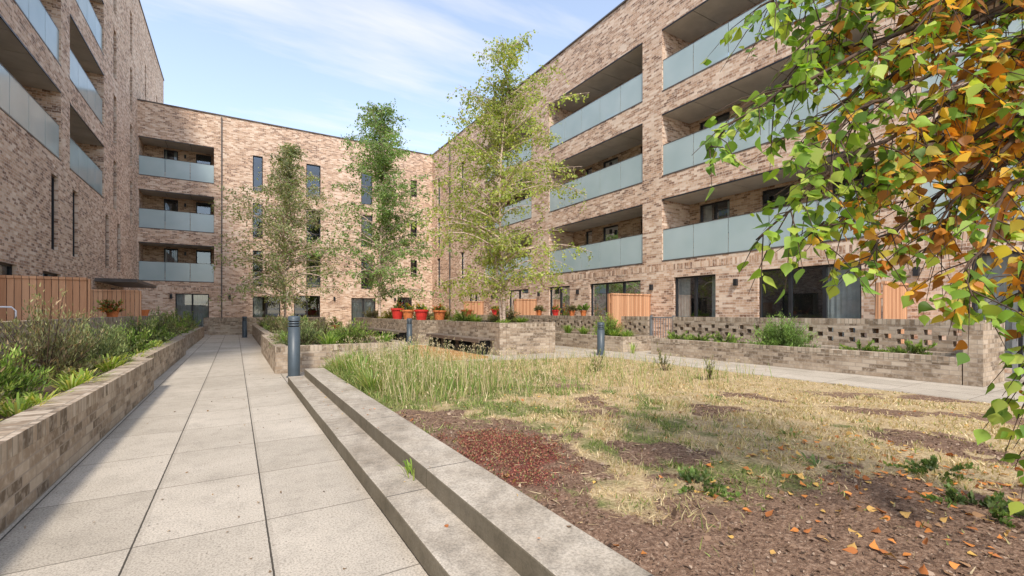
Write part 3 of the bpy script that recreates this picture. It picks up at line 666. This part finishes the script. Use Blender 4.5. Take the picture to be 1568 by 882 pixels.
# ------------------------------------------------------------------ birch trees
def birch(x,y,z,H,width,nb,leaves,pal,wood=.06,lean=0.0,stems=1,low=.16,ls=.065,seed=1,prof=None):
    random.seed(seed)
    e=empty('birch_tree'); m=MB(); LP=[];LD=[]
    for s in range(stems):
        ang=random.uniform(0,6.28); h=H*(1-.14*s)
        off=Vector((math.cos(ang),math.sin(ang),0))*(.02 if s==0 else .12)
        tr=[]
        for k in range(15):
            t=k/14; tr.append(Vector((x,y,z))+off*(1+ (2.5*t if s else 0))+Vector((.10*math.sin(3.1*t*2+ang)+lean*t,.10*math.sin(2.3*t*2),h*t)))
        m.mesh(*tube(tr,[wood*(1-.25*s)*(1-.93*(k/14)**.8)+.004 for k in range(15)],8))
        nbb=nb//stems
        for b in range(nbb):
            t=low+(1-low)*((b+random.random())/nbb)**.9; t=min(t,.985)
            f=t*14; i=int(f); p0=tr[i].lerp(tr[min(i+1,14)],f-i)
            pf=float(np.interp((t-low)/(1-low),[0,.12,.35,.6,.8,1],prof or [.55,.9,1.0,.8,.45,.1]))
            L=width*pf*random.uniform(.5,1.3)+.2; az=random.uniform(0,6.28); up=random.uniform(.35,1.0)+.5*t
            d=Vector((math.cos(az),math.sin(az),up)).normalized(); q=[p0]; p=p0.copy(); dd=d.copy()
            for k in range(7):
                dd=(dd+Vector((random.gauss(0,.10),random.gauss(0,.10),-.14+random.gauss(0,.06)))).normalized(); p=p+dd*(L/6); q.append(p.copy())
            r0=.012+.012*L*(1-t)
            m.mesh(*tube(q,[max(.003,r0*(1-k/8)) for k in range(8)],5))
            for k in range(1,8):
                for _ in range(5 if L>1 else 3):
                    if random.random()<.12: continue
                    w=(Vector((random.gauss(0,1),random.gauss(0,1),random.gauss(-.2,.6)))).normalized()*random.uniform(.15,.5)*(.5+.6*min(1.3,L))
                    base=q[k].lerp(q[k-1],random.random()); tip=base+w+Vector((0,0,-.12))
                    m.mesh(*tube([base,base.lerp(tip,.5)+Vector((0,0,.03)),tip],[.004,.003,.0015],3))
                    cnt=random.randint(5,15)
                    for l in range(cnt):
                        tt=random.uniform(.1,1.05); LP.append(base.lerp(tip,tt)+Vector((random.gauss(0,.04),random.gauss(0,.04),random.gauss(-.02,.04)))); LD.append(w)
    P=np.array(LP); D_=unit(np.array(LD)); n=len(P); print('birch leaves',n)
    if n>leaves: idx=rng.choice(n,leaves,replace=False); P=P[idx]; D_=D_[idx]; n=leaves
    A=unit(D_*.5+rng.normal(0,.5,(n,3))+np.array([0,0,-.5])); B,Cc=frames(A); S=ls*rng.uniform(.6,1.2,(n,1))
    cl=np.array([.9+.45*fn(p[0],p[2],1.3,p[1]) for p in P]); 
    inst('leaves',T_DIAM,P,A*S,B*S*.85,Cc*S*.5,pickcol(n,pal)*cl[:,None],M_leaf,e)
    m.build('trunk_and_branches',[M_bark],e,True)
YG=[(.34,.44,.08),(.44,.53,.12),(.24,.33,.06),(.52,.53,.15)]
birch(6.92,12.0,.83,8.6,2.2,104,27000,YG,.055,.2,2,.10,.075,seed=3,prof=[.75,1.0,.95,.85,.6,.15])
birch(6.3,23.0,.83,10.6,3.2,120,26000,[(.23,.37,.11),(.31,.45,.15),(.17,.28,.08)],.08,0,1,.10,.10,seed=5,prof=[.85,.95,.85,.6,.4,.15])
birch(1.9,24,.5,8.6,2.7,120,19000,[(.26,.33,.13),(.34,.40,.18),(.40,.40,.2),(.2,.26,.1)],.06,.3,1,.12,.092,seed=8,prof=[.8,1.0,1.0,.75,.3,.05])
random.seed(11)
# ------------------------------------------------------------------ near tree with autumn foliage (trunk just beyond the frame)
S_=.78
te=empty('autumn_birch_tree'); te.location=(3.32,.36,0); te.rotation_euler=(0,0,math.radians(-31.3))
m=MB(); LP=[];LD=[];LO=[]
def lp(x,y,z): return Vector((x*S_,y*S_,1.2+(z-1.2)*S_))
trunk=[Vector((0,0,.15)),Vector((.02,.01,.9)),Vector((-.02,.03,1.7)),Vector((.03,0,2.5)),Vector((0,.05,3.4)),Vector((.05,0,4.4)),Vector((0,0,5.4))]
m.mesh(*tube(trunk,[.09,.075,.065,.055,.042,.028,.01],10))
BRS=[((0,0,3.0),(-1.45,-.1,2.85),(-2.36,-.2,2.08)),((0,0,3.7),(-1.1,.0,3.55),(-2.0,0,2.95)),((0,0,2.7),(-1.37,-.1,2.35),(-2.1,-.2,1.58)),
 ((0,0,2.5),(-1.1,.1,2.1),(-1.75,-.1,1.6)),((0,0,2.4),(-.93,-.3,2.0),(-1.2,-.4,1.25)),((0,0,2.2),(-.6,-.3,1.6),(-.85,-.4,.55)),
 ((0,0,2.3),(-.9,.2,1.95),(-1.3,.1,1.5)),((0,0,2.6),(-.8,-.2,2.2),(-1.1,0,1.5)),((0,0,3.2),(-1.0,.3,3.1),(-1.9,.2,2.5)),
 ((0,0,3.4),(-.9,-.3,3.2),(-1.5,-.3,2.5)),((0,0,3.9),(-.8,.2,3.8),(-1.6,.2,3.2)),((0,0,3.6),(-.6,-.2,3.5),(-1.1,-.2,2.8)),
 ((0,0,3.0),(-.6,0,2.8),(-1.2,-.2,2.2)),((0,0,2.8),(-.6,.3,2.6),(-.9,.3,1.9)),((0,0,3.3),(-.5,-.3,3.1),(-.8,-.3,2.2)),
 ((0,0,2.2),(-.5,0,1.9),(-.7,-.2,1.3)),((0,0,3.9),(-.5,.1,3.7),(-.9,.1,3.0)),((0,0,4.4),(-.9,.2,4.3),(-1.7,.2,3.6)),
 ((0,0,3.1),(.6,.3,3.2),(1.3,.4,2.6)),((0,0,2.7),(.4,-.5,2.8),(.8,-1.1,2.3)),((0,0,3.6),(.5,.6,3.9),(1,1.1,3.4)),((0,0,4.3),(-.3,.8,4.5),(-.5,1.4,4.0)),((0,0,2.6),(-.2,.7,2.6),(-.4,1.3,2.2)),((0,0,4),(.3,-.6,4.3),(.6,-1.2,3.7)),
 ((0,0,3.2),(-1.2,.15,2.9),(-1.75,.1,2.1)),((0,0,2.9),(-1.2,-.25,2.6),(-1.9,-.3,2.0)),
 ((0,0,3.5),(-1.1,.2,3.3),(-1.65,.3,2.7)),((0,0,3.7),(-.9,-.2,3.6),(-1.4,-.1,2.95)),((0,0,3.1),(-.9,.2,3.0),(-1.4,.1,2.3)),
 ((0,0,1.9),(-.5,-.2,1.5),(-.72,-.3,.75)),((0,0,2.5),(-.6,.1,2.3),(-.85,.1,1.6)),((0,0,2.9),(-.8,.1,2.5),(-1.5,.0,1.85)),
 ((0,0,4.0),(-1.2,.1,3.9),(-1.85,.1,3.1)),((0,0,3.8),(-.9,.3,3.7),(-1.3,.2,3.1)),((0,0,3.6),(-1.3,-.1,3.3),(-1.8,-.1,2.7))]
for bi,(a,b,c) in enumerate(BRS):
    a,b,c=lp(*a),lp(*b),lp(*c); nseg=14; q=[]
    for k in range(nseg+1):
        t=k/nseg; q.append(a*(1-t)**2+b*2*t*(1-t)*1.0+c*t*t+Vector((0,0,.02*math.sin(t*17+bi)))+Vector((random.gauss(0,.012),random.gauss(0,.012),random.gauss(0,.01)))*(k>0))
    m.mesh(*tube(q,[.015*(1-.88*k/nseg)+.0015 for k in range(nseg+1)],6))
    for k in range(3,nseg+1):
        for _ in range(3 if k<8 else 4):
            if random.random()<.22: continue
            tg=(q[k]-q[k-1]).normalized()
            w=(tg*.7+Vector((random.gauss(0,.7),random.gauss(0,.7),random.gauss(-.35,.5)))).normalized()*random.uniform(.10,.34)
            base=q[k-1].lerp(q[k],random.random()); tip=base+w+Vector((0,0,-.05)); mid=base.lerp(tip,.5)+Vector((0,0,.025))
            m.mesh(*tube([base,mid,tip],[.003,.0022,.001],4))
            o=random.random()
            for l in range(random.randint(3,8)):
                t=random.uniform(.15,1.0); p=base.lerp(mid,t*2) if t<.5 else mid.lerp(tip,t*2-1)
                d=(w.normalized()*.5+Vector((random.gauss(0,.6),random.gauss(0,.6),-.5))).normalized()
                LP.append(p+d*.015); LD.append(d); 
                pr=.07+.46*sst(-1.5,-.85,p.x)*sst(3.2,2.3,p.z)*sst(1.1,1.35,p.z)+.08*sst(-1.2,-.6,p.x)
                LO.append(1 if .6*o+.4*random.random()<pr else 0)
P=np.array(LP);A=np.array(LD);n=len(P);LO=np.array(LO)
up=unit(rng.normal(0,.5,(n,3))+np.array([0,-.45,1.])); B=unit(np.cross(A,up)); Cc=np.cross(A,B); S=.060*rng.uniform(.5,1.2,(n,1))
cg=pickcol(n,[(.17,.30,.035),(.26,.40,.05),(.10,.19,.025),(.38,.47,.08)]); co=pickcol(n,[(.65,.31,.035),(.72,.45,.06),(.5,.19,.025),(.6,.5,.08),(.34,.15,.04)])
inst('leaves',T_BIRCH,P,A*S,B*S*.9,Cc*S*rng.uniform(-.6,2.0,(n,1)),np.where(LO[:,None]==1,co,cg),M_leaf,te)
m.build('trunk_and_branches',[M_twig],te,True)
print('NEAR LEAVES',n)

# ------------------------------------------------------------------ light, sky, camera
el=math.radians(50); dx,dy=.42,.907
d=Vector((dx*math.cos(el),dy*math.cos(el),-math.sin(el)))
sd=bpy.data.lights.new('sun','SUN'); sd.energy=3.9; sd.angle=math.radians(7.0); sd.color=(1,.92,.82)
so=bpy.data.objects.new('sun',sd); so.rotation_euler=d.to_track_quat('-Z','Y').to_euler(); so.location=(-10,-20,30); scene.collection.objects.link(so)
w=bpy.data.worlds.new('World'); scene.world=w; w.use_nodes=True; nt=w.node_tree; nt.nodes.clear()
out=nt.nodes.new('ShaderNodeOutputWorld'); bg=nt.nodes.new('ShaderNodeBackground'); bg.inputs[1].default_value=.15
sky=nt.nodes.new('ShaderNodeTexSky'); sky.sky_type='NISHITA'; sky.sun_disc=False; sky.sun_elevation=el; sky.sun_rotation=math.atan2(-dx,-dy)
sky.dust_density=1.0; sky.ozone_density=1.2
tc=nt.nodes.new('ShaderNodeTexCoord'); s=nt.nodes.new('ShaderNodeSeparateXYZ'); nt.links.new(tc.outputs['Generated'],s.inputs[0])
z=math_(nt,'MAXIMUM',math_(nt,'ADD',s.outputs[2],.12),.05)
cv=nt.nodes.new('ShaderNodeCombineXYZ'); nt.links.new(math_(nt,'DIVIDE',s.outputs[0],z),cv.inputs[0]); nt.links.new(math_(nt,'DIVIDE',s.outputs[1],z),cv.inputs[1])
mp=nt.nodes.new('ShaderNodeMapping'); mp.inputs['Rotation'].default_value=(0,0,math.radians(28)); mp.inputs['Scale'].default_value=(.5,1.9,1); mp.inputs['Location'].default_value=(2.4,.6,0)
nt.links.new(cv.outputs[0],mp.inputs[0])
c1=noise(nt,mp.outputs[0],1.1,6,.58)
cl=ramp(nt,c1,[(.52,0.0),(.74,1.0)])
hz=ramp(nt,s.outputs[2],[(0,.9),(.35,.5),(.8,.3)])
cf=math_(nt,'ADD',math_(nt,'MULTIPLY',cl,.75),math_(nt,'MULTIPLY',hz,.45),True)
col=mixc(nt,cf,mixc(nt,1.0,sky.outputs[0],(2.6,2.45,2.3),'MULTIPLY'),(7.2,7.1,7.0))
nt.links.new(col,bg.inputs[0]); nt.links.new(bg.outputs[0],out.inputs[0])
cd=bpy.data.cameras.new('camera'); cd.lens=16; cd.sensor_width=36; cd.shift_y=.0236; cd.clip_end=2000; cd.clip_start=.02
co_=bpy.data.objects.new('camera',cd); co_.location=(0,0,1.2); co_.rotation_euler=(math.radians(90),0,math.radians(-31.3)); scene.collection.objects.link(co_); scene.camera=co_
scene.view_settings.view_transform='Standard'; scene.view_settings.look='None'; scene.view_settings.exposure=0
